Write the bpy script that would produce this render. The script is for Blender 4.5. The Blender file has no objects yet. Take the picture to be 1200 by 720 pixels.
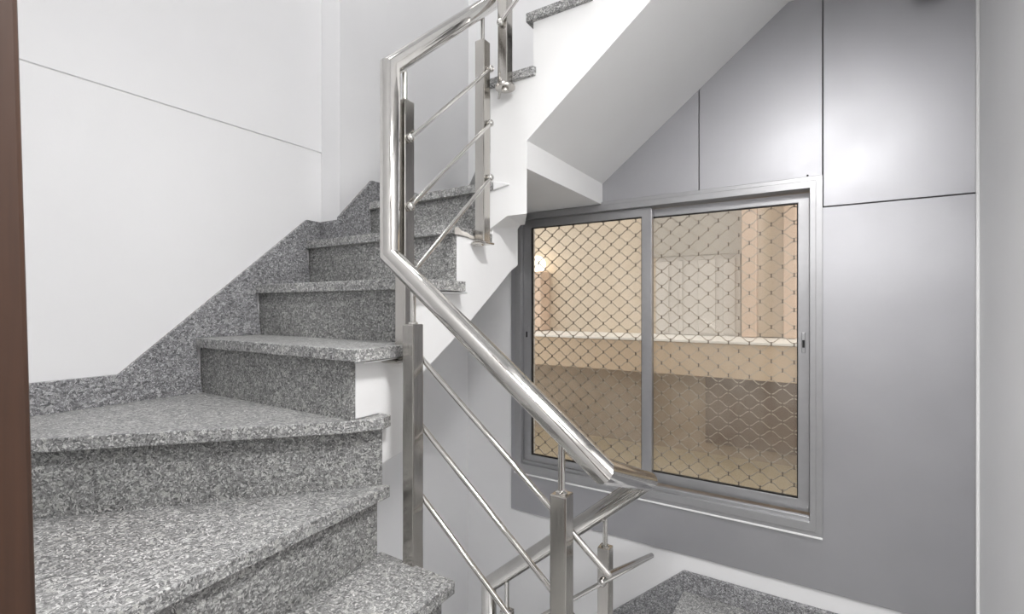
import bpy, bmesh, math, random
from mathutils import Vector, Matrix
random.seed(7)
scene = bpy.context.scene
col = scene.collection

# ------------------------------------------------------------------ camera, world, exposure
Z0 = 1.2494                       # eye height above the landing; the landing is z = 0
cam_d = bpy.data.cameras.new('camera')
cam_d.sensor_width = 36.0
cam_d.lens = 560.35 / 1200 * 36
cam_d.shift_y = -0.001
cam_d.clip_start = 0.02
cam = bpy.data.objects.new('camera', cam_d)
cam.location = (0, 0, Z0)
cam.rotation_euler = (math.pi / 2, 0, 0.5637)
col.objects.link(cam)
scene.camera = cam

world = bpy.data.worlds.new('world')
world.use_nodes = True
bg = world.node_tree.nodes['Background']
bg.inputs[0].default_value = (1.0, 0.985, 0.96, 1)
bg.inputs[1].default_value = 1.9
scene.world = world

vs = scene.view_settings
vs.view_transform = 'Standard'
vs.look = 'None'
vs.exposure = 0.04
vs.gamma = 1.0
vs.use_curve_mapping = False

LANDING_LAMP_W = 29.0
STAIR_FILL_W = 25.0
HALL_FILL_W = 52.0
LOWER_FILL_W = 32.0

# ------------------------------------------------------------------ helpers (all coordinates are metres; z is measured from the eye)
def tag(o, label=None, cat=None, group=None, kind=None):
    if label: o['label'] = label
    if cat: o['category'] = cat
    if group: o['group'] = group
    if kind: o['kind'] = kind
    return o

def wloc(o):
    v = Vector((0, 0, 0))
    while o:
        v = v + o.location
        o = o.parent
    return v

def empty(name, loc):
    o = bpy.data.objects.new(name, None)
    o.empty_display_size = 0.1
    o.location = (loc[0], loc[1], loc[2] + Z0)
    col.objects.link(o)
    return o

class MB:
    """collects shapes and links them as one mesh"""
    def __init__(s):
        s.v = []; s.f = []
    def add(s, vs_, fs):
        n = len(s.v)
        s.v += [tuple(v) for v in vs_]
        s.f += [tuple(i + n for i in f) for f in fs]
        return s
    def box(s, x0, x1, y0, y1, z0, z1):
        return s.add([(x0,y0,z0),(x1,y0,z0),(x1,y1,z0),(x0,y1,z0),(x0,y0,z1),(x1,y0,z1),(x1,y1,z1),(x0,y1,z1)],
                     [(0,3,2,1),(4,5,6,7),(0,1,5,4),(1,2,6,5),(2,3,7,6),(3,0,4,7)])
    def loops(s, loops_, closed_ends=True):
        n = len(loops_[0]); vs_ = [p for l in loops_ for p in l]; fs = []
        for k in range(len(loops_) - 1):
            for i in range(n):
                j = (i + 1) % n
                fs.append((k*n+i, k*n+j, (k+1)*n+j, (k+1)*n+i))
        if closed_ends:
            fs.append(tuple(range(n - 1, -1, -1)))
            fs.append(tuple((len(loops_)-1)*n + i for i in range(n)))
        return s.add(vs_, fs)
    def prism(s, poly, z0, z1):                         # plan outline
        return s.loops([[(x, y, z0) for x, y in poly], [(x, y, z1) for x, y in poly]])
    def prism_x(s, poly, x0, x1):                       # (y, z) outline
        return s.loops([[(x0, y, z) for y, z in poly], [(x1, y, z) for y, z in poly]])
    def prism_y(s, poly, y0, y1):                       # (x, z) outline
        return s.loops([[(x, y0, z) for x, z in poly], [(x, y1, z) for x, z in poly]])
    def tube(s, pts, r, n=20):
        pts = [Vector(p) for p in pts]
        d0 = (pts[1] - pts[0]).normalized()
        ref = Vector((0, 0, 1)) if abs(d0.z) < 0.9 else Vector((0, 1, 0))
        a = d0.cross(ref).normalized(); b = d0.cross(a).normalized()
        ring = [pts[0] + a * (r * math.cos(t)) + b * (r * math.sin(t)) for t in [2*math.pi*i/n for i in range(n)]]
        rings = [ring]
        for k in range(1, len(pts)):
            din = (pts[k] - pts[k-1]).normalized()
            nrm = din if k == len(pts) - 1 else (din + (pts[k+1] - pts[k]).normalized()).normalized()
            ring = [p + din * ((pts[k] - p).dot(nrm) / din.dot(nrm)) for p in rings[-1]]
            rings.append(ring)
        return s.loops([[tuple(p) for p in l] for l in rings])
    def ball(s, c, r, n=14, m=9, sq=1.0):
        rings = []
        for k in range(m + 1):
            ph = math.pi * min(max(k / m, 0.02), 0.98)
            rings.append([(c[0] + r*math.sin(ph)*math.cos(2*math.pi*i/n), c[1] + r*math.sin(ph)*math.sin(2*math.pi*i/n),
                           c[2] - r*sq*math.cos(ph)) for i in range(n)])
        return s.loops(rings)
    def lathe(s, c, prof, n=32):                        # profile (radius, z) about a vertical axis
        return s.loops([[(c[0] + r*math.cos(2*math.pi*i/n), c[1] + r*math.sin(2*math.pi*i/n), c[2] + z) for i in range(n)] for r, z in prof])
    def build(s, name, mat, parent=None, bevel=0, smooth=None, seg=2):
        me = bpy.data.meshes.new(name)
        off = wloc(parent) if parent else Vector((0, 0, 0))
        me.from_pydata([(x - off.x, y - off.y, z + Z0 - off.z) for x, y, z in s.v], [], s.f)
        bm = bmesh.new(); bm.from_mesh(me)
        bmesh.ops.recalc_face_normals(bm, faces=bm.faces)
        bmesh.ops.triangulate(bm, faces=[f for f in bm.faces if 4 < len(f.verts) < 13], ngon_method='EAR_CLIP')
        bm.to_mesh(me); bm.free()
        me.materials.append(mat)
        o = bpy.data.objects.new(name, me)
        col.objects.link(o)
        if parent: o.parent = parent
        if bevel:
            m = o.modifiers.new('bevel', 'BEVEL'); m.width = bevel; m.segments = seg; m.limit_method = 'ANGLE'
            m.angle_limit = math.radians(35)
        if smooth:
            for p in me.polygons: p.use_smooth = True
            bm = bmesh.new(); bm.from_mesh(me)
            for e in bm.edges:
                if len(e.link_faces) == 2 and e.calc_face_angle() > math.radians(smooth): e.smooth = False
            bm.to_mesh(me); bm.free()
        return o

# ------------------------------------------------------------------ materials
def new_mat(name):
    m = bpy.data.materials.new(name); m.use_nodes = True
    nt = m.node_tree
    return m, nt, nt.nodes['Principled BSDF']

def L(nt, a, b): nt.links.new(a, b)

def pos(nt, scale=(1, 1, 1)):
    g = nt.nodes.new('ShaderNodeNewGeometry')
    mp = nt.nodes.new('ShaderNodeMapping')
    mp.inputs['Scale'].default_value = scale
    L(nt, g.outputs['Position'], mp.inputs['Vector'])
    return mp.outputs['Vector']

def noise(nt, vec, scale, detail=3, rough=0.5):
    n = nt.nodes.new('ShaderNodeTexNoise')
    n.inputs['Scale'].default_value = scale; n.inputs['Detail'].default_value = detail
    n.inputs['Roughness'].default_value = rough
    L(nt, vec, n.inputs['Vector'])
    return n

def ramp(nt, fac, stops):
    r = nt.nodes.new('ShaderNodeValToRGB')
    e = r.color_ramp.elements
    while len(e) < len(stops): e.new(0.5)
    for k, (p, c) in enumerate(stops):
        e[k].position = p
        e[k].color = (c[0], c[1], c[2], 1) if not isinstance(c, (int, float)) else (c, c, c, 1)
    L(nt, fac, r.inputs[0])
    return r

def bump(nt, bsdf, height, strength, dist=0.002):
    b = nt.nodes.new('ShaderNodeBump')
    b.inputs['Strength'].default_value = strength; b.inputs['Distance'].default_value = dist
    L(nt, height, b.inputs['Height']); L(nt, b.outputs[0], bsdf.inputs['Normal'])

def mixc(nt, fac, a, b, mode='MIX'):
    m = nt.nodes.new('ShaderNodeMix'); m.data_type = 'RGBA'; m.blend_type = mode
    for s, v in ((m.inputs[0], fac), (m.inputs[6], a), (m.inputs[7], b)):
        if isinstance(v, (int, float)): s.default_value = v
        elif isinstance(v, tuple): s.default_value = (*v, 1)
        else: L(nt, v, s)
    return m.outputs[2]

def paint(name, c, rough=0.6, spec=0.3, mottled=0.04, bs=0.05, bscale=220):
    m, nt, b = new_mat(name)
    v = pos(nt)
    n = noise(nt, v, 2.3, 4)
    lo = tuple(x * (1 - mottled) for x in c)
    L(nt, ramp(nt, n.outputs['Fac'], [(0.3, lo), (0.7, c)]).outputs[0], b.inputs['Base Color'])
    b.inputs['Roughness'].default_value = rough
    b.inputs['Specular IOR Level'].default_value = spec
    n2 = noise(nt, v, bscale, 2)
    bump(nt, b, n2.outputs['Fac'], bs)
    return m

def terrazzo(name, tint, gain, rough):
    m, nt, b = new_mat(name)
    p = pos(nt)
    warp = noise(nt, p, 55, 2)
    add = nt.nodes.new('ShaderNodeVectorMath'); add.operation = 'MULTIPLY_ADD'
    L(nt, warp.outputs['Color'], add.inputs[0]); add.inputs[1].default_value = (0.020,) * 3; L(nt, p, add.inputs[2])
    def vor(scale, sc):
        mp = nt.nodes.new('ShaderNodeMapping'); mp.inputs['Scale'].default_value = scale
        mp.inputs['Rotation'].default_value = (0.5, 0.7, 0.3)
        L(nt, add.outputs[0], mp.inputs['Vector'])
        vo = nt.nodes.new('ShaderNodeTexVoronoi'); vo.inputs['Scale'].default_value = sc
        L(nt, mp.outputs[0], vo.inputs['Vector'])
        sep = nt.nodes.new('ShaderNodeSeparateColor'); L(nt, vo.outputs['Color'], sep.inputs[0])
        return vo, sep.outputs[0]
    v1, c1 = vor((1, 2.3, 1.7), 140)
    v2, c2 = vor((2.3, 1, 1.8), 130)
    v3, c3 = vor((1, 1.4, 1), 85)
    st = [(0.0, 0.105), (0.25, 0.140), (0.5, 0.172), (0.78, 0.215), (1.0, 0.30)]
    g1 = ramp(nt, c1, st).outputs[0]
    g2 = ramp(nt, c2, st).outputs[0]
    sel = ramp(nt, noise(nt, p, 70, 1).outputs['Fac'], [(0.47, 0.0), (0.53, 1.0)]).outputs[0]
    g = mixc(nt, sel, g1, g2)
    big = ramp(nt, c3, [(0.86, 0.0), (0.9, 0.75)]).outputs[0]
    g = mixc(nt, big, g, (0.30, 0.30, 0.29))
    v4, c4 = vor((1, 3.4, 2.4), 105)
    v5, c5 = vor((3.4, 1, 2.4), 105)
    c45 = mixc(nt, sel, c4, c5)
    g = mixc(nt, ramp(nt, c45, [(0.80, 0.0), (0.86, 0.9)]).outputs[0], g, (0.40, 0.40, 0.395))
    g = mixc(nt, ramp(nt, c45, [(0.14, 0.85), (0.20, 0.0)]).outputs[0], g, (0.060, 0.060, 0.062))
    fine = noise(nt, p, 420, 2)
    g = mixc(nt, 0.55, g, ramp(nt, fine.outputs['Fac'], [(0.3, 0.25), (0.7, 0.85)]).outputs[0], 'OVERLAY')
    cloud = ramp(nt, noise(nt, p, 5, 3).outputs['Fac'], [(0.3, 0.88), (0.7, 1.06)]).outputs[0]
    g = mixc(nt, 1.0, g, cloud, 'MULTIPLY')
    g = mixc(nt, 1.0, g, tuple(t * gain for t in tint), 'MULTIPLY')
    L(nt, g, b.inputs['Base Color'])
    L(nt, ramp(nt, fine.outputs['Fac'], [(0.3, rough - 0.06), (0.7, rough + 0.1)]).outputs[0], b.inputs['Roughness'])
    b.inputs['Specular IOR Level'].default_value = 0.5
    bump(nt, b, fine.outputs['Fac'], 0.08)
    return m

def metal(name, c, rough, spread=0.05, aniso=(1, 1, 1), metallic=1.0, nscale=30):
    m, nt, b = new_mat(name)
    v = pos(nt, aniso)
    n = noise(nt, v, nscale, 4)
    L(nt, ramp(nt, n.outputs['Fac'], [(0.3, rough - spread), (0.7, rough + spread)]).outputs[0], b.inputs['Roughness'])
    L(nt, ramp(nt, n.outputs['Fac'], [(0.25, tuple(x * 0.93 for x in c)), (0.75, c)]).outputs[0], b.inputs['Base Color'])
    b.inputs['Metallic'].default_value = metallic
    return m

M = {}
M['wall'] = paint('white_wall_paint', (0.82, 0.82, 0.828), 0.6, 0.3)
M['plaster'] = paint('white_plaster', (0.88, 0.88, 0.88), 0.65, 0.25, 0.07, 0.15, 120)
M['soffit'] = paint('soffit_paint', (0.88, 0.88, 0.875), 0.6, 0.25)
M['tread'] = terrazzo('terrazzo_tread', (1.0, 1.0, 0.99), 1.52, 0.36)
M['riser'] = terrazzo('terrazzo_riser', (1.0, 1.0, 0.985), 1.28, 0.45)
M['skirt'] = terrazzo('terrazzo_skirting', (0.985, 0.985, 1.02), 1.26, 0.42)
M['steel'] = metal('polished_stainless_steel', (0.68, 0.665, 0.64), 0.085, 0.035)
M['steel_post'] = metal('brushed_stainless_post', (0.53, 0.51, 0.48), 0.17, 0.05, (6, 6, 0.5))
M['panel'] = metal('silver_grey_panel', (0.45, 0.45, 0.47), 0.45, 0.03, (1, 1, 1), 0.8, 6)
M['alu'] = metal('anodised_aluminium', (0.43, 0.43, 0.44), 0.36, 0.05, (1, 1, 1), 0.75, 40)
M['gasket'] = paint('black_rubber_gasket', (0.012, 0.012, 0.012), 0.5)
M['sealant'] = paint('white_sealant', (0.82, 0.82, 0.82), 0.5)
M['joint'] = paint('dark_joint', (0.16, 0.16, 0.165), 0.8)
M['scar'] = paint('patchy_plaster', (0.78, 0.74, 0.69), 0.8, 0.2, 0.35, 0.5, 90)
M['groove'] = paint('painted_groove', (0.84, 0.84, 0.84), 0.7)
M['wire'] = metal('galvanised_wire', (0.54, 0.48, 0.40), 0.5, 0.06, (1, 1, 1), 0.2)
M['knot'] = paint('rusty_clip', (0.16, 0.12, 0.09), 0.6)
M['cream'] = paint('cream_render', (0.72, 0.62, 0.50), 0.8)
M['beige'] = paint('beige_render', (0.66, 0.52, 0.38), 0.8)
M['taupe'] = paint('taupe_render', (0.42, 0.335, 0.25), 0.8, mottled=0.3)
M['brown'] = paint('brown_shutter', (0.20, 0.145, 0.11), 0.7, mottled=0.2)
M['khaki'] = paint('khaki_roof', (0.47, 0.39, 0.265), 0.85)
M['greyrefl'] = paint('grey_reflection', (0.50, 0.47, 0.43), 0.8)
M['pale'] = paint('pale_curtain', (0.72, 0.69, 0.66), 0.8)
M['pink'] = paint('salmon_frame', (0.72, 0.55, 0.43), 0.7)
M['white_out'] = paint('white_coping', (0.95, 0.93, 0.90), 0.6)
M['dark'] = paint('dark_plastic', (0.07, 0.07, 0.07), 0.4)

def wood():
    m, nt, b = new_mat('brown_wood')
    v = pos(nt, (60, 60, 2.2))
    n = noise(nt, v, 1.2, 5, 0.6)
    L(nt, ramp(nt, n.outputs['Fac'], [(0.25, (0.018, 0.0075, 0.0035)), (0.6, (0.050, 0.021, 0.010)), (0.8, (0.078, 0.036, 0.018))]).outputs[0], b.inputs['Base Color'])
    b.inputs['Roughness'].default_value = 0.45
    return m
M['wood'] = wood()

def glass():
    m, nt, b = new_mat('window_glass')
    nt.nodes.remove(b)
    out = nt.nodes['Material Output']
    tr = nt.nodes.new('ShaderNodeBsdfTransparent'); tr.inputs[0].default_value = (0.95, 0.95, 0.94, 1)
    gl = nt.nodes.new('ShaderNodeBsdfGlossy'); gl.inputs['Roughness'].default_value = 0.06
    df = nt.nodes.new('ShaderNodeBsdfDiffuse'); df.inputs[0].default_value = (0.75, 0.68, 0.58, 1)
    fr = nt.nodes.new('ShaderNodeFresnel'); fr.inputs['IOR'].default_value = 1.5
    m1 = nt.nodes.new('ShaderNodeMixShader'); m2 = nt.nodes.new('ShaderNodeMixShader')
    n = noise(nt, pos(nt), 2.6, 3)
    dust = ramp(nt, n.outputs['Fac'], [(0.35, 0.04), (0.7, 0.13)])
    L(nt, fr.outputs[0], m1.inputs[0]); L(nt, tr.outputs[0], m1.inputs[1]); L(nt, gl.outputs[0], m1.inputs[2])
    L(nt, dust.outputs[0], m2.inputs[0]); L(nt, m1.outputs[0], m2.inputs[1]); L(nt, df.outputs[0], m2.inputs[2])
    L(nt, m2.outputs[0], out.inputs['Surface'])
    return m
M['glass'] = glass()

def emit(name, c, s):
    m, nt, b = new_mat(name)
    b.inputs['Base Color'].default_value = (*c, 1)
    b.inputs['Emission Color'].default_value = (*c, 1); b.inputs['Emission Strength'].default_value = s
    return m

# ------------------------------------------------------------------ measured setting (z from the eye)
XW, XC, YB, YW, XR, YN = -1.806, -1.685, 1.312, 2.18, 0.4655, 0.06
H = 0.19
def z(n): return -0.1094 + (n - 2) * H
TOP, BOT = 1.41, -2.95
SL, OV = 0.032, 0.022              # tread slab thickness, nosing

def struct(o, label, cat=None):
    return tag(o, label, cat, kind='structure')

# left wall: two boards of plaster with a thin joint between them
wl = empty('wall_left', (XW, 0.7, BOT))
struct(wl, 'white painted stairwell wall with a thin horizontal groove above terrazzo skirting', 'wall')
ZG = 0.6626
MB().box(XW - 0.16, XW, YN - 0.2, YB, BOT, ZG - 0.003).build('lower_board', M['wall'], wl, 0.002)
MB().box(XW - 0.16, XW + 0.0015, YN - 0.2, YB, ZG + 0.002, 3.2).build('upper_board', M['wall'], wl, 0.002)
MB().box(XW - 0.16, XW - 0.003, YN - 0.2, YB, ZG - 0.003, ZG + 0.002).build('joint', M['groove'], wl)
o = MB().box(XW - 0.16, XC, YB, YW + 0.15, BOT, 3.2).build('wall_corner', M['wall'])
struct(o, 'white pier of the stairwell wall stepping out beside the upper treads', 'wall')

# window wall with opening
WX0, WX1, WZ0, WZ1 = -1.335, 0.012, -0.868, 0.484
ww = empty('wall_window', (0, YW, BOT))
struct(ww, 'window wall of white plaster clad in silver grey panels', 'wall')
m = MB()
YP = YW + 0.014
m.box(XC - 0.1, WX0, YP, YP + 0.16, BOT, 3.2)
m.box(WX1, XR + 0.15, YP, YP + 0.16, BOT, 3.2)
m.box(WX0, WX1, YP, YP + 0.16, BOT, WZ0)
m.box(WX0, WX1, YP, YP + 0.16, WZ1, 3.2)
m.build('plaster', M['wall'], ww)
G = 0.002
PZ0, PX0 = -1.0916, -1.383
SX1, SX2, SZ = 0.0275, -0.4213, 0.3785
def panel(poly): MB().prism_y(poly, YW, YP - 0.001).build('panel', M['panel'], ww, 0.0012)
panel([(-0.90, 0.488), (SX2 - G, 0.488), (SX2 - G, 1.00), (-0.90, 0.62)])
panel([(SX2 + G, 0.488), (SX1 - G, 0.488), (SX1 - G, 1.30), (-0.10, 1.26), (SX2 + G, 1.004)])
panel([(SX1 + G, SZ + G), (XR - 0.002, SZ + G), (XR - 0.002, TOP), (SX1 + G, TOP)])
panel([(PX0, PZ0), (XR - 0.002, PZ0), (XR - 0.002, SZ - G), (WX1 + 0.001, SZ - G), (WX1 + 0.001, WZ0), (WX0 - 0.001, WZ0), (WX0 - 0.001, 0.484), (PX0, 0.484)])
m = MB()
m.box(SX2 - G, SX2 + G, YP - 0.004, YP - 0.0005, 0.488, 1.0)
m.box(SX1 - G, SX1 + G, YP - 0.004, YP - 0.0005, SZ, TOP)
m.box(SX1, XR, YP - 0.004, YP - 0.0005, SZ - G, SZ + G)
m.build('panel_joint', M['joint'], ww)
o = MB().box(XR, XR + 0.15, YN - 0.3, YP + 0.15, BOT, 3.2).build('wall_right', M['wall'])
struct(o, 'plain white wall meeting the grey panelled wall at a corner bead', 'wall')
o = MB().box(XR - 0.010, XR - 0.0005, YW - 0.012, YW - 0.0005, -1.15, TOP - 0.24).build('trim_1', M['sealant'], None, 0.003)
struct(o, 'slim white corner bead beside the grey panels', 'trim')

# near wall with the doorway the view is taken from
JX = -0.2795
m = MB()
m.box(XW - 0.16, JX - 0.07, YN - 0.15, YN, BOT, 3.2)
m.box(JX - 0.07, XR + 0.15, YN - 0.15, YN, 0.95, 3.2)
m.box(JX - 0.07, XR + 0.15, YN - 0.15, YN, BOT, z(-4) - 0.02)
o = m.build('wall_near', M['wall']); struct(o, 'white wall around the doorway onto the stair landing', 'wall')
dr = empty('door_1', (JX, YN, z(-4)))
struct(dr, 'dark brown wooden door frame at the edge of the landing', 'door frame')
def jamb_post(x0, x1, lean):
    h0, h1 = z(-4), 0.93
    sh = lambda zz: -lean * zz - 0.0008
    mm = MB()
    prof = [(x0, YN - 0.152), (x1, YN - 0.152), (x1, YN - 0.03), (x1 - 0.008 * (1 if x1 < 0 else 0), YN - 0.026), (x1 - 0.008 * (1 if x1 < 0 else 0), YN + 0.004), (x0, YN + 0.004)]
    mm.loops([[(x, y + sh(h0), h0) for x, y in prof], [(x, y + sh(h1), h1) for x, y in prof]])
    return mm
jamb_post(JX - 0.068, JX - 0.001, 0.022).build('jamb', M['wood'], dr, 0.002)
jamb_post(XR - 0.045, XR - 0.001, 0.0).build('jamb', M['wood'], dr, 0.002)
MB().box(JX - 0.08, XR - 0.001, YN - 0.152, YN + 0.004, 0.93, 0.95).build('head', M['wood'], dr, 0.002)

# entrance hall behind the doorway
hx0, hx1, hy = -1.3, 1.3, -2.4
o = MB().box(hx0, hx1, hy, YN - 0.15, z(-4) - 0.06, z(-4) - 0.0005).build('floor_hall', M['wood']); struct(o, 'brown wooden floor of the entrance hall', 'floor')
o = MB().box(hx0, hx1, hy, YN - 0.15, 1.25, 1.35).build('ceiling_hall', M['wall']); struct(o, 'white ceiling of the entrance hall', 'ceiling')
o = MB().box(hx0 - 0.1, hx0, hy, YN - 0.15, z(-4), 1.25).box(hx1, hx1 + 0.1, hy, YN - 0.15, z(-4), 1.25).box(hx0, hx1, hy - 0.1, hy, z(-4), 1.25).build('wall_hall', M['wall']); struct(o, 'white walls of the entrance hall', 'wall')

# ------------------------------------------------------------------ landing, floor below, ceilings
ZL = z(-4)
o = MB().box(-0.486, XR, 0.9, YW + 0.01, ZL - 0.17, ZL - SL).box(-0.267, XR, YN - 0.5, 0.9, ZL - 0.17, ZL - SL).build('landing_slab', M['plaster'])
struct(o, 'white plastered landing slab under the terrazzo floor', 'slab')
o = MB().prism([(-0.486 , 1.435), (-0.486, YW + 0.01), (XR, YW + 0.01), (XR, YN - 0.5), (-0.267, YN - 0.5), (-0.267, 0.925), (-0.40, 0.925), (-0.40, 1.435)], ZL - SL, ZL).build('floor', M['tread'], None, 0.003)
struct(o, 'grey terrazzo landing floor below the window', 'floor')
BH = 0.083
o = MB().box(-0.486, XR - 0.001, YW + 0.001, YP - 0.0005, ZL, ZL + BH).box(-0.486, XR - 0.001, YW - 0.006, YW + 0.001, ZL, ZL + BH).build('baseboard_window', M['skirt'], None, 0.002)
struct(o, 'grey terrazzo skirting along the landing under the window', 'skirting')
o = MB().box(XW - 0.2, XR + 0.2, YN - 0.2, YW + 0.2, BOT - 0.1, BOT).build('floor_lower', M['tread'])
struct(o, 'grey terrazzo floor of the storey below', 'floor')
o = MB().box(XW - 0.2, XR + 0.2, YN - 0.2, YW + 0.2, 3.2, 3.3).build('ceiling', M['wall'])
struct(o, 'white ceiling high over the stairwell', 'ceiling')

# ------------------------------------------------------------------ staircase
st = empty('staircase', (-0.7, 0.9, BOT))
tag(st, 'grey terrazzo winder staircase climbing around an open well with white plastered sides', 'staircase')
XS, XE = -1.02, -0.972             # stringer face and slab end, middle flight
yn = {2: 0.8054, 3: 1.0131, 4: 1.2268, 5: 1.4535}
yback = 2.18
PIV = (-0.9765, 0.8985)
d1 = Vector((-0.525, -0.575)).normalized()           # first winder nosing
n1 = Vector((d1.y, -d1.x))                           # points back, up the stair
def on_d1(t, off): return (PIV[0] + d1.x * t + n1.x * off, PIV[1] + d1.y * t + n1.y * off)
def hit_yn(off):                                     # where the winder line meets the near wall
    t = (YN - PIV[1] - n1.y * off) / d1.y
    return on_d1(t, off)
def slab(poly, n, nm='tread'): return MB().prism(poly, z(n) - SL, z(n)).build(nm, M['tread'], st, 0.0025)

# middle flight: straight treads 2..4
for n in (2, 3, 4):
    xe = XE if n < 4 else -1.004
    ye = yn[n+1] + OV
    if n < 4: slab([(XW, yn[n]), (xe, yn[n]), (xe, ye + 0.004), (XS - 0.002, ye + 0.012), (XW, ye + 0.012)], n)
    else: slab([(XW, yn[n]), (xe, yn[n]), (XS + 0.001, yn[n] + 0.03), (XS - 0.002, ye + 0.012), (XC, ye + 0.012), (XC, YB - 0.001), (XW, YB - 0.001)], n)
def patch(pts, d, nm='plaster_patch'):
    rings = []
    for x, y, zz, w, hh in pts:
        rings.append([(x - 0.01, y, zz - hh), (x + w, y, zz - hh * 0.8), (x + w * 1.15, y, zz), (x + w * 0.8, y, zz + hh * 0.9), (x - 0.01, y, zz + hh)])
    MB().loops(rings).build(nm, M[d], st)
patch([(XS, 1.245, z(4) - 0.020, 0.006, 0.012), (XS, 1.265, z(4) - 0.018, 0.010, 0.014), (XS, 1.285, z(4) - 0.022, 0.006, 0.009), (XS, 1.31, z(4) - 0.024, 0.010, 0.008), (XS, 1.335, z(4) - 0.028, 0.005, 0.007), (XS, 1.40, z(4) - 0.032, 0.003, 0.004)], 'scar')
patch([(XS, 1.02, z(3) - 0.034, 0.03, 0.004), (XS, 1.15, z(3) - 0.036, 0.036, 0.005), (XS, 1.26, z(3) - 0.037, 0.045, 0.004)], 'plaster')
patch([(XS, 0.84, z(2) - 0.036, 0.036, 0.006), (XS, 0.9, z(2) - 0.034, 0.040, 0.006), (XS, 0.95, z(2) - 0.034, 0.036, 0.005), (XS, 1.0, z(2) - 0.036, 0.02, 0.004)], 'plaster')
for n in (2, 3, 4, 5):
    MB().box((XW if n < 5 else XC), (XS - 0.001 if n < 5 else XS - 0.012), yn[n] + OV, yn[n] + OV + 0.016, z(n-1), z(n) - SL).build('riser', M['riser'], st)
# winders 0 and 1
h0 = hit_yn(0.0); hb = hit_yn(OV + 0.012)
N0 = (-0.925, YN)
slab([(-0.978, 0.925), N0, (hb[0], YN), on_d1(0.0, OV + 0.012)], 0)
slab([(-1.028, 0.813), (h0[0], YN), (XW, YN), (XW, yn[2] + OV + 0.012), (XS - 0.002, yn[2] + OV + 0.012), (XS - 0.002, 0.935), (-0.985, 0.935), (-0.974, 0.898)], 1)
MB().prism([on_d1(0.002, OV), hit_yn(OV), hit_yn(OV + 0.016), on_d1(0.002, OV + 0.016)], z(0), z(1) - SL).build('riser', M['riser'], st)
MB().prism([(-1.0, 0.899), (N0[0] - OV, YN), (N0[0] - OV - 0.016, YN), (-1.016, 0.899)], z(-1), z(0) - SL).build('riser', M['riser'], st)
# lower flight along the near wall: treads -1, -2, -3
xn = {-1: -0.751, -2: -0.509, -3: -0.267}
xr0 = lambda n: -1.0 if n == 0 else xn[n] - OV
for n in (-1, -2, -3):
    nx = -1.02 if n == -1 else xn[n+1] - OV - 0.012
    slab([(xn[n], YN), (xn[n], 0.925), (nx + 0.01, 0.925), (nx, 0.9), (nx if n < -1 else N0[0] - OV - 0.012, YN)], n)
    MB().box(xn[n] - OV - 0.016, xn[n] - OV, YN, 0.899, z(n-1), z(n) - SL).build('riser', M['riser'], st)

# white plastered bodies
b = MB()
b.prism_x([(yn[2]+OV+0.016, z(1)), (yn[2]+OV+0.016, z(2)-SL), (yn[3]+OV+0.016, z(2)-SL), (yn[3]+OV+0.016, z(3)-SL), (yn[4]+OV+0.016, z(3)-SL),
           (yn[4]+OV+0.016, z(4)-SL), (yn[5]+OV+0.001, z(4)-SL), (yn[5]+OV+0.001, z(5)-SL), (1.66, z(5)-SL), (1.66, 0.165), (1.61, 0.140), (1.494, 0.055), (1.329, -0.063),
           (1.105, -0.205), (1.011, -0.430), (0.926, -0.445), (0.926, z(1))], XC, XS)
b.prism_x([(yn[2]+OV+0.016, z(1)), (yn[2]+OV+0.016, z(2)-SL), (yn[3]+OV+0.016, z(2)-SL), (yn[3]+OV+0.016, z(3)-SL), (yn[4]+OV+0.016, z(3)-SL),
           (yn[4]+OV+0.016, z(4)-SL), (YB, z(4)-SL), (YB, -0.074), (1.105, -0.205), (1.011, -0.430), (0.926, -0.445), (0.926, z(1))], XW, XC)
b.build('flight_body', M['plaster'], st, 0.004)
MB().prism([on_d1(0.003, OV + 0.016), hit_yn(OV + 0.016), (XW, YN), (XW, 0.926), (XS, 0.926)], -0.52, z(1) - SL).build('winder_body', M['plaster'], st)
MB().prism([(-1.017, 0.9), (N0[0] - OV - 0.016, YN), hit_yn(OV + 0.017), on_d1(0.02, OV + 0.017)], -0.72, z(0) - SL).build('winder_body', M['plaster'], st)
MB().prism_y([(-1.018, z(-1) - SL), (xn[-1]-OV-0.016, z(-1)-SL), (xn[-1]-OV-0.016, z(-2)-SL), (xn[-2]-OV-0.016, z(-2)-SL), (xn[-2]-OV-0.016, z(-3)-SL), (xn[-3]-OV-0.016, z(-3)-SL),
              (xn[-3]-OV-0.016, ZL - 0.17), (-0.42, ZL - 0.17), (-1.018, -0.72)], YN, 0.9).build('flight_body', M['plaster'], st)

# upper winders 5, 6 and the top flight along the window wall
YF, YE = 1.462, 1.448
xu = {7: -1.07, 8: -0.858, 9: -0.645, 10: -0.43}
slab([(XC, yn[5]), (-1.006, yn[5] - 0.004), (-1.006, YF - 0.002), (XS, YF), (-1.09, 1.55), (XC, YW - 0.02), (XC, YW - 0.02)][:6], 5)
slab([(XS + 0.0, YF), (-1.10, 1.56), (XC, YW - 0.01), (XC, YP - 0.002), (-1.046, YP - 0.002), (-1.046, YF)], 6)
for n in (7, 8, 9):
    slab([(xu[n], YE), (xu[n], YP - 0.002), (xu[n+1] + OV + 0.012, YP - 0.002), (xu[n+1] + OV + 0.012, YF), (xu[n+1] + OV + 0.004, YE)] if n > 7 else
         [(-1.005, YE), (-1.07, YF), (xu[7], YP - 0.002), (xu[8] + OV + 0.012, YP - 0.002), (xu[8] + OV + 0.012, YF), (xu[8] + OV + 0.004, YE)], n)
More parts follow.
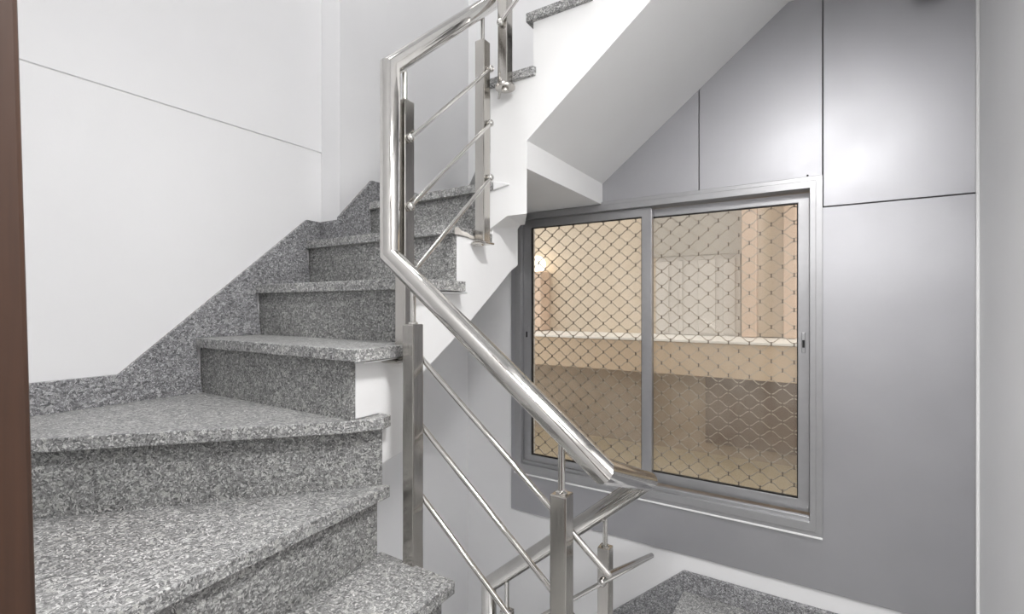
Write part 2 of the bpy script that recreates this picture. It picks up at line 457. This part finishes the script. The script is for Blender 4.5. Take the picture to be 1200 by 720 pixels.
for n in (8, 9, 10):
    MB().box(xu[n] + OV, xu[n] + OV + 0.016, YF + 0.004, YP - 0.002, z(n-1), z(n) - SL).build('riser', M['riser'], st)
MB().box(xu[7] + OV, xu[7] + OV + 0.016, YF, YP - 0.002, z(6), z(7) - SL).build('riser', M['riser'], st)
MB().prism([(XS - 0.03, YF + 0.03), (-1.06, YF + 0.03), (XC, YW - 0.02), (XC, YW)], z(5), z(6) - SL).build('riser', M['riser'], st)
XB = -0.862
zso = lambda x: 0.583 + 0.79 * (x + 0.868)
XT = -0.085
MB().prism_y([(XS + 0.0, z(6) - SL - 0.002), (XS, z(7) - SL), (xu[8]+OV+0.001, z(7)-SL), (xu[8]+OV+0.001, z(8)-SL), (xu[9]+OV+0.001, z(8)-SL), (xu[9]+OV+0.001, z(9)-SL),
              (xu[10]+OV+0.001, z(9)-SL), (xu[10]+OV+0.001, z(10)-SL), (XT, z(10)-SL), (XT, zso(XT)), (XB, zso(XB)), (XB, 0.488), (XS, 0.488)], YF, YW - 0.0005).build('flight_body', M['soffit'], st)
# winder slab and the lump of plaster below the corner
MB().prism([(XS, YF), (XS, YW - 0.0005), (XC, YW - 0.0005), (XC, YF + 0.03)], 0.488, z(5) - SL + 0.19).build('winder_body', M['soffit'], st) if False else None
MB().prism([(XC, 1.66), (-1.06, 1.66), (-1.36, YW - 0.0005), (XC, YW - 0.0005)], 0.30, z(5) - SL).build('winder_body', M['soffit'], st)
MB().prism([(XS, YF + 0.02), (-1.10, 1.58), (XC, YW - 0.001), (XS, YW - 0.001)], 0.488, z(6) - SL).build('winder_body', M['soffit'], st)
fr = [(XS - 0.01, 0.282), (-0.945, 0.328), (XB, 0.328), (XB, 0.4885), (XS - 0.01, 0.4885)]
bk = [(XS - 0.01, 0.300), (-1.005, 0.328), (-0.985, 0.328), (-0.985, 0.4885), (XS - 0.01, 0.4885)]
MB().loops([[(x, YF, zz) for x, zz in fr], [(x, 1.655, zz) for x, zz in bk]]).build('corner_block', M['soffit'], st)
patch2 = MB().loops([[(x, YF + 0.002, zz) for x, zz in ((-1.0, 0.428), (-0.935, 0.438), (-0.935, 0.444), (-0.96, 0.452), (-1.0, 0.462))], [(x, YF - 0.008, zz) for x, zz in ((-1.0, 0.430), (-0.937, 0.440), (-0.937, 0.442), (-0.962, 0.450), (-1.0, 0.458))]])
patch2.build('plaster_patch', M['plaster'], st)
o = MB().box(XT, XR, YN, YW - 0.0005, zso(XT), z(10)).box(xu[10] + OV, XT, YF, YW - 0.0005, z(10) - SL, z(10)).build('ceiling_landing', M['soffit'])
struct(o, 'white underside of the upper landing', 'ceiling')

# flight going down along the window wall
xd = {-5: -0.70, -6: -0.915, -7: -1.13, -8: -1.345}
prev = -0.486
for n in (-5, -6, -7, -8):
    MB().box(prev + OV - 0.016, prev + OV, YF, YP - 0.001, z(n), z(n+1) - SL - (0.0)).build('riser', M['riser'], st)
    slab([(xd[n], YE), (prev + OV - 0.014, YE), (prev + OV - 0.014, YP - 0.001), (xd[n], YP - 0.001)], n)
    prev = xd[n]
MB().prism_y([(-0.48, z(-5)-SL), (-0.48, z(-5) - 0.2), (-1.345, z(-8) - 0.36), (-1.345, z(-8)-SL), (xd[-7]+0.005, z(-8)-SL), (xd[-7]+0.005, z(-7)-SL), (xd[-6]+0.005, z(-7)-SL), (xd[-6]+0.005, z(-6)-SL), (xd[-5]+0.005, z(-6)-SL), (xd[-5]+0.005, z(-5)-SL)], YF, YP - 0.002).build('flight_body', M['plaster'], st)

# skirtings
sk = 0.016
MB().prism_x([(YN, z(1)), (yn[2] + OV, z(1)), (yn[2], z(2)), (yn[3] + OV, z(2)), (yn[3], z(3)), (yn[4] + OV, z(3)), (yn[4], z(4)), (YB, z(4)), (YB, z(4) + 0.088), (1.232, z(4) + 0.09), (0.592, z(1) + 0.09), (YN, z(1) + 0.09)][::-1], XW + 0.0005, XW + sk).build('skirting', M['skirt'], st, 0.002)
MB().box(XW + sk, XC, YB - sk, YB - 0.0005, z(4), z(4) + 0.09).build('skirting', M['skirt'], st, 0.002)
MB().prism_x([(YB - sk, z(4)), (yn[5] + OV, z(4)), (yn[5], z(5)), (YW - 0.01, z(5)), (YW - 0.01, z(5) + 0.10), (1.47, z(5) + 0.10), (YB - sk, z(4) + 0.10)][::-1], XC + 0.0005, XC + sk).build('skirting', M['skirt'], st, 0.002)
MB().prism_y([(-0.487, ZL - 0.21), (-0.487, ZL + BH), (-1.345, ZL + BH - 0.76), (-1.345, ZL - 0.98)], YW - 0.006, YP - 0.0005).build('skirting', M['skirt'], st, 0.002)

# ------------------------------------------------------------------ railing
rl = empty('stair_railing', (-0.9, 0.93, z(-1)))
tag(rl, 'polished stainless steel stair railing with round handrail, square posts and thin bars', 'railing')
RR = 0.0275
Y0, X1, Y2 = 0.93, -0.983, 1.43
A = (-0.368, Y0, -0.338); B = (X1, Y0, 0.138); C = (X1, Y0, 0.655); D = (X1, 1.44, 1.115)
E_ = (-0.418, Y2 - 0.02, -0.518); F_ = (-1.003, Y2, -1.016)
MB().tube([(-0.2, 1.43, 2.12), (X1, 1.44, 1.50), D, C, B, A, E_, F_, (F_[0], F_[1], -1.55)], RR, 28).build('handrail', M['steel'], rl, 0, 30)

PS = 0.0195
def post(x, y, zb, zt, zr):
    p = MB().box(x - PS, x + PS, y - PS, y + PS, zb, zt).build('post', M['steel_post'], rl, 0.003)
    MB().tube([(x, y, zt - 0.002), (x, y, zr)], 0.0078, 14).build('pin', M['steel'], p, 0, 40)
    MB().lathe((x, y, zt), [(0.013, 0), (0.013, 0.004), (0.009, 0.007)], 16).build('collar', M['steel'], p, 0, 40)
    return p
def rail0(x): return A[2] + (B[2] - A[2]) * (x - A[0]) / (B[0] - A[0])
def rail1(y): return C[2] + (D[2] - C[2]) * (y - C[1]) / (D[1] - C[1])
def rail2(x): return E_[2] + (F_[2] - E_[2]) * (x - E_[0]) / (F_[0] - E_[0])
pP1 = post(-0.901, Y0 + 0.003, -0.80, -0.048, rail0(-0.901) - 0.012)
pP0 = post(-0.461, Y0, -1.16, -0.404, rail0(-0.461) - 0.012)
pPA = post(X1, 0.985, -0.158, 0.58, rail1(0.985) - 0.012)
pPB = post(X1, 1.362, 0.222, 0.926, rail1(1.362) - 0.012)
pPm1 = post(-0.5565, Y2, -1.62, -0.757, rail2(-0.5565) - 0.012)
pPm2 = post(-0.925, Y2, -2.0, -1.082, rail2(-0.925) - 0.012)
pPC = post(-0.92, Y2 - 0.02, 0.775, 1.55, 1.60)

def bracket(p, x, y, zz, dx, dy, ln):
    m = MB().box(x - 0.032, x + 0.032, y - 0.027, y + 0.027, zz - 0.007, zz)
    m.build('flange', M['steel_post'], p, 0.002)
    MB().tube([(x, y, zz - 0.004), (x + dx * ln, y + dy * ln, zz - 0.004)], 0.0065, 12).build('bracket', M['steel'], p, 0, 40)
bracket(pPA, X1 - 0.006, 0.958, -0.150, -1, -0.5, 0.05)
bracket(pPB, X1, 1.362, 0.222, -1, 0, 0.05)
m = MB().lathe((-0.92, Y2 - 0.02, 0.775), [(0.02, 0.004), (0.034, 0.001), (0.036, -0.004), (0.035, -0.010), (0.013, -0.011), (0.012, -0.019), (0.001, -0.020)], 24)
m.build('base_disc', M['steel_post'], pPC, 0, 30)
MB().tube([(-0.94, Y2 - 0.02, 0.769), (-1.005, YF + 0.03, 0.765)], 0.005, 12).build('bracket', M['steel'], pPC, 0, 40)

BR = 0.0066
# bars beside the middle flight, ball ended
for k in range(3):
    a = Vector((X1 + 0.028, 0.978, 0.470 - 0.192 * k)); c = Vector((X1 + 0.028, 1.370, 0.828 - 0.190 * k))
    o = MB().tube([a, c], BR, 14).build('bar', M['steel'], rl, 0, 40)
    for q in (a, c): MB().ball(q, 0.0128).build('ball_end', M['steel'], o, 0, 60)
# bars beside the lower flight
ZB = [-0.135, -0.318, -0.508]
XT0 = -0.367
for k in range(3):
    a = Vector((-0.905, 0.962, ZB[k])); c = Vector((XT0, 0.962, ZB[k] - 0.805 * (XT0 + 0.905) * 1.0))
    e = Vector((-0.404, 1.405, c.z - 0.165)); g = Vector((-0.98, 1.405, e.z - 0.83 * 0.576))
    o = MB().tube([a, c], BR + 0.0006, 14).ball(c, BR + 0.0006).build('bar', M['steel'], rl, 0, 40)
    for px in (-0.901, -0.461):
        q = a + (c - a) * ((px - a.x) / (c.x - a.x))
        MB().box(q.x - 0.006, q.x + 0.006, 0.9495, 0.962, q.z - 0.006, q.z + 0.006).build('bar_clip', M['steel'], o)
    MB().tube([c, e], BR + 0.0006, 14).ball(e, BR + 0.0006).build('bar', M['steel'], rl, 0, 40)
    o = MB().tube([e, g], BR + 0.0006, 14).build('bar', M['steel'], rl, 0, 40)
    q = e + (g - e) * ((-0.5565 - e.x) / (g.x - e.x))
    MB().ball(q, 0.0125).build('ball_end', M['steel'], o, 0, 60)
# bars of the top flight
for k in range(3):
    a = Vector((-0.922, Y2 - 0.048, 0.985 + 0.19 * k)); c = a + Vector((0.7, 0, 0.58))
    o = MB().tube([a, c], BR, 14).build('bar', M['steel'], rl, 0, 40)
    MB().ball(a, 0.0128).build('ball_end', M['steel'], o, 0, 60)

# ------------------------------------------------------------------ window
wi = empty('window_1', (-0.66, YW, WZ0))
struct(wi, 'sliding aluminium window with two glass sashes in the grey panel wall', 'window')
def ring(x0, x1, z0, z1, w, y0, y1, nm, mat, par, bev=0.0015):
    outer = [(x0, z0), (x1, z0), (x1, z1), (x0, z1)]
    w = w if isinstance(w, tuple) else (w, w, w, w)      # left, right, bottom, top
    inner = [(x0 + w[0], z0 + w[2]), (x1 - w[1], z0 + w[2]), (x1 - w[1], z1 - w[3]), (x0 + w[0], z1 - w[3])]
    vs_ = [(x, y0, zz) for x, zz in outer + inner] + [(x, y1, zz) for x, zz in outer + inner]
    fs = []
    for i in range(4):
        j = (i + 1) % 4
        fs += [(i, j, 4 + j, 4 + i), (8 + i, 12 + i, 12 + j, 8 + j), (i, 8 + i, 8 + j, j), (4 + i, 4 + j, 12 + j, 12 + i)]
    return MB().add(vs_, fs).build(nm, mat, par, bev)
OX0, OX1, OZ0, OZ1 = -1.351, 0.0273, -0.8826, 0.4984
ring(OX0, OX1, OZ0, OZ1, (0.033, 0.031, 0.026, 0.026), YW - 0.016, YW + 0.004, 'casing', M['alu'], wi)
ring(OX0 + 0.022, OX1 - 0.022, OZ0 + 0.018, OZ1 - 0.018, (0.022, 0.020, 0.035, 0.028), YW - 0.024, YW + 0.10, 'frame', M['alu'], wi)
MB().box(OX0 - 0.004, OX1, YW - 0.019, YW - 0.001, OZ0 - 0.007, OZ0 + 0.001).build('sealant', M['sealant'], wi, 0.002)
MB().box(OX0 + 0.044, OX1 - 0.042, YW - 0.010, YW + 0.010, OZ0 + 0.050, OZ0 + 0.068).build('track', M['alu'], wi, 0.0015)
def sash(x0, x1, z0, z1, y, wl_, wr_, wb_, wt_):
    s = ring(x0, x1, z0, z1, (wl_, wr_, wb_, wt_), y, y + 0.028, 'sash', M['alu'], wi)
    ring(x0 + wl_ - 0.001, x1 - wr_ + 0.001, z0 + wb_ - 0.001, z1 - wt_ + 0.001, 0.0045, y + 0.006, y + 0.022, 'gasket', M['gasket'], s, 0)
    MB().box(x0 + wl_, x1 - wr_, y + 0.012, y + 0.017, z0 + wb_, z1 - wt_).build('pane', M['glass'], s)
    return s
sl = sash(-1.3065, -0.627, -0.820, 0.452, YW + 0.004, 0.0445, 0.046, 0.036, 0.040)
sr = sash(-0.668, -0.0150, -0.815, 0.448, YW + 0.040, 0.03, 0.040, 0.046, 0.036)
for s, x in ((sl, -1.284), (sr, -0.036)):
    yy = YW + 0.004 if s is sl else YW + 0.040
    MB().box(x - 0.007, x + 0.007, yy - 0.006, yy, -0.185, -0.105).build('latch', M['alu'], s, 0.002)
    MB().box(x - 0.004, x + 0.004, yy - 0.009, yy - 0.005, -0.165, -0.135).build('latch_button', M['gasket'], s, 0.001)
MB().ball((-0.022, YW - 0.001, 0.506), 0.0038, 10, 6).build('screw', M['gasket'], wi)

# ------------------------------------------------------------------ grille outside the glass
GY = YW + 0.135
gr = empty('security_grille', (-0.66, GY, WZ0 + 0.02))
tag(gr, 'honeycomb wire security grille of wavy strands clipped together outside the window', 'grille')
PX, PZ = 0.084, 0.0365
gx0, gx1 = WX0 + 0.004, WX1 - 0.004
NS = int((0.47 + 0.86) / PZ)
def strand(par_):
    m = MB()
    npp = 12
    cnt = int((gx1 - gx0) / PX * npp)
    top = []
    for i in range(cnt + 1):
        x = gx0 + i * PX / npp
        t = math.cos(2 * math.pi * (x - gx0) / PX + par_)
        a = math.copysign(abs(t) ** 0.85, t) * PZ * 0.345
        top.append((x, a))
    w, d = 0.0022, 0.0026
    rings = [[(x, GY - d, a - w), (x, GY + d, a - w), (x, GY + d, a + w), (x, GY - d, a + w)] for x, a in top]
    m.loops(rings)
    return m
protos = [None, None]
for k in range(NS):
    zc = WZ0 + 0.03 + k * PZ
    par_ = k % 2
    if protos[par_] is None:
        o = strand(math.pi * par_).build('wire', M['wire'], gr)
        protos[par_] = o
    else:
        o = protos[par_].copy(); col.objects.link(o); o.parent = gr
    o.location = (0, 0, zc)
m = MB()
for k in range(NS - 1):
    zc = WZ0 + 0.03 + (k + 0.5) * PZ
    i = 0
    x = gx0 + (0 if k % 2 == 0 else PX / 2)
    x = gx0 + (PX * 0.0 if k % 2 == 0 else PX * 0.5)
    while x < gx1:
        if x > gx0 + 0.005: m.box(x - 0.0024, x + 0.0024, GY - 0.003, GY + 0.003, zc - 0.0085, zc + 0.0085)
        x += PX
o = m.build('clip', M['knot'], gr); o['kind'] = 'stuff'
MB().box(gx0 - 0.003, gx0 + 0.004, GY - 0.005, GY + 0.005, WZ0 + 0.005, WZ1 - 0.005).build('side_rod', M['wire'], gr)
MB().box(gx1 - 0.004, gx1 + 0.003, GY - 0.005, GY + 0.005, WZ0 + 0.005, WZ1 - 0.005).build('side_rod', M['wire'], gr)

# ------------------------------------------------------------------ the house across the light well
ho = empty('house', (-1.2, 3.6, BOT))
tag(ho, 'cream rendered house front seen blurred through the window glass', 'building')
MB().box(-5.0, 2.6, 3.75, 3.95, BOT, 4.5).build('wall', M['cream'], ho)
MB().box(-5.0, 2.6, 3.20, 3.75, -0.447, -0.235).build('balcony_slab', M['beige'], ho, 0.004)
MB().box(-5.0, 2.6, 3.175, 3.75, -0.232, -0.216).build('coping', M['white_out'], ho, 0.003)
MB().box(-5.0, 2.6, 3.45, 3.76, BOT, -0.447).build('lower_wall', M['taupe'], ho)
MB().box(-0.62, 0.9, 3.42, 3.46, -0.92, -0.447).build('shutter', M['brown'], ho)
MB().prism_x([(2.42, -1.22), (3.45, -1.00), (3.45, -1.06), (2.42, -1.28)], -5.0, 2.6).build('lean_to_roof', M['khaki'], ho)
wn = MB().box(-1.03, -0.44, 3.70, 3.75, -0.212, 0.37).build('window', M['pale'], ho)
for x0, x1 in ((-1.02, -0.93), (-0.86, -0.83), (-0.72, -0.60), (-0.55, -0.47)): MB().box(x0, x1, 3.69, 3.70, -0.2, 0.34).build('curtain_fold', M['pale'], wn, 0.015)
MB().box(-1.06, -0.42, 3.66, 3.75, 0.37, 0.85).build('grey_reflection_block', M['greyrefl'], ho, 0.01)  # grey block stands in for a reflection on the right pane
MB().box(-0.42, -0.33, 3.60, 3.75, -0.212, 2.0).build('pilaster', M['pink'], ho, 0.006)
MB().box(-0.33, -0.17, 3.68, 3.75, -0.212, 2.0).build('pilaster', M['cream'], ho, 0.006)
MB().box(-0.17, -0.10, 3.60, 3.75, -0.212, 2.0).build('pilaster', M['pink'], ho, 0.006)
MB().box(-2.10, -1.97, 3.58, 3.75, -0.212, 0.30).build('pilaster', M['pink'], ho, 0.01)  # upright in place of a brownish reflection in the left pane
lp = MB().ball((-2.03, 3.62, 0.36), 0.075, 20, 12).build('lamp_globe', emit('lit_globe', (1.0, 0.93, 0.80), 3.0), ho, 0, 60)

# ------------------------------------------------------------------ landing lamp and the added fill lamps
def lamp(name, c, r, watts, label):
    e = empty(name, c); tag(e, label, 'lamp')
    MB().lathe(c, [(r, 0), (r, -0.02), (r * 0.97, -0.024), (0.001, -0.024)], 40).build('housing', M['sealant'], e, 0, 30)
    MB().lathe((c[0], c[1], c[2] - 0.0245), [(r * 0.93, 0), (r * 0.9, -0.012), (r * 0.6, -0.022), (0.001, -0.026)], 40).build('diffuser', emit(name + '_diffuser', (1, 0.98, 0.95), 1.5), e, 0, 60)
    d = bpy.data.lights.new(name + '_light', 'AREA'); d.shape = 'DISK'; d.size = r * 1.8; d.energy = watts; d.color = (1, 0.992, 0.985)
    lo = bpy.data.objects.new(name + '_light', d); col.objects.link(lo)
    lo.parent = e; lo.location = (0, 0, -0.06)
    return e
lamp('ceiling_lamp', (0.08, 0.45, zso(XT)), 0.15, LANDING_LAMP_W, 'round white ceiling lamp under the upper landing')
lamp('ceiling_lamp', (-1.1, 0.75, 3.2), 0.4, STAIR_FILL_W, 'large round white fill lamp added on the high stairwell ceiling')  # added overhead, out of view, for general fill on the walls
lamp('ceiling_lamp', (0.1, -1.0, 1.25), 0.2, HALL_FILL_W, 'round white fill lamp added in the unseen entrance hall')  # added behind the camera as fill through the doorway
lamp('ceiling_lamp', (0.0, 1.2, ZL - 0.17), 0.15, LOWER_FILL_W, 'round white lamp added under the landing slab to brighten the flight below')  # unseen lamp added to lift the walls of the lower well
e = MB().lathe((0.345, YW - 0.05, zso(XT)), [(0.045, 0), (0.045, -0.11), (0.035, -0.135), (0.001, -0.14)], 24).build('spotlight', M['dark'], None, 0, 40)
tag(e, 'dark spotlight under the landing ceiling beside the grey panels', 'spotlight')
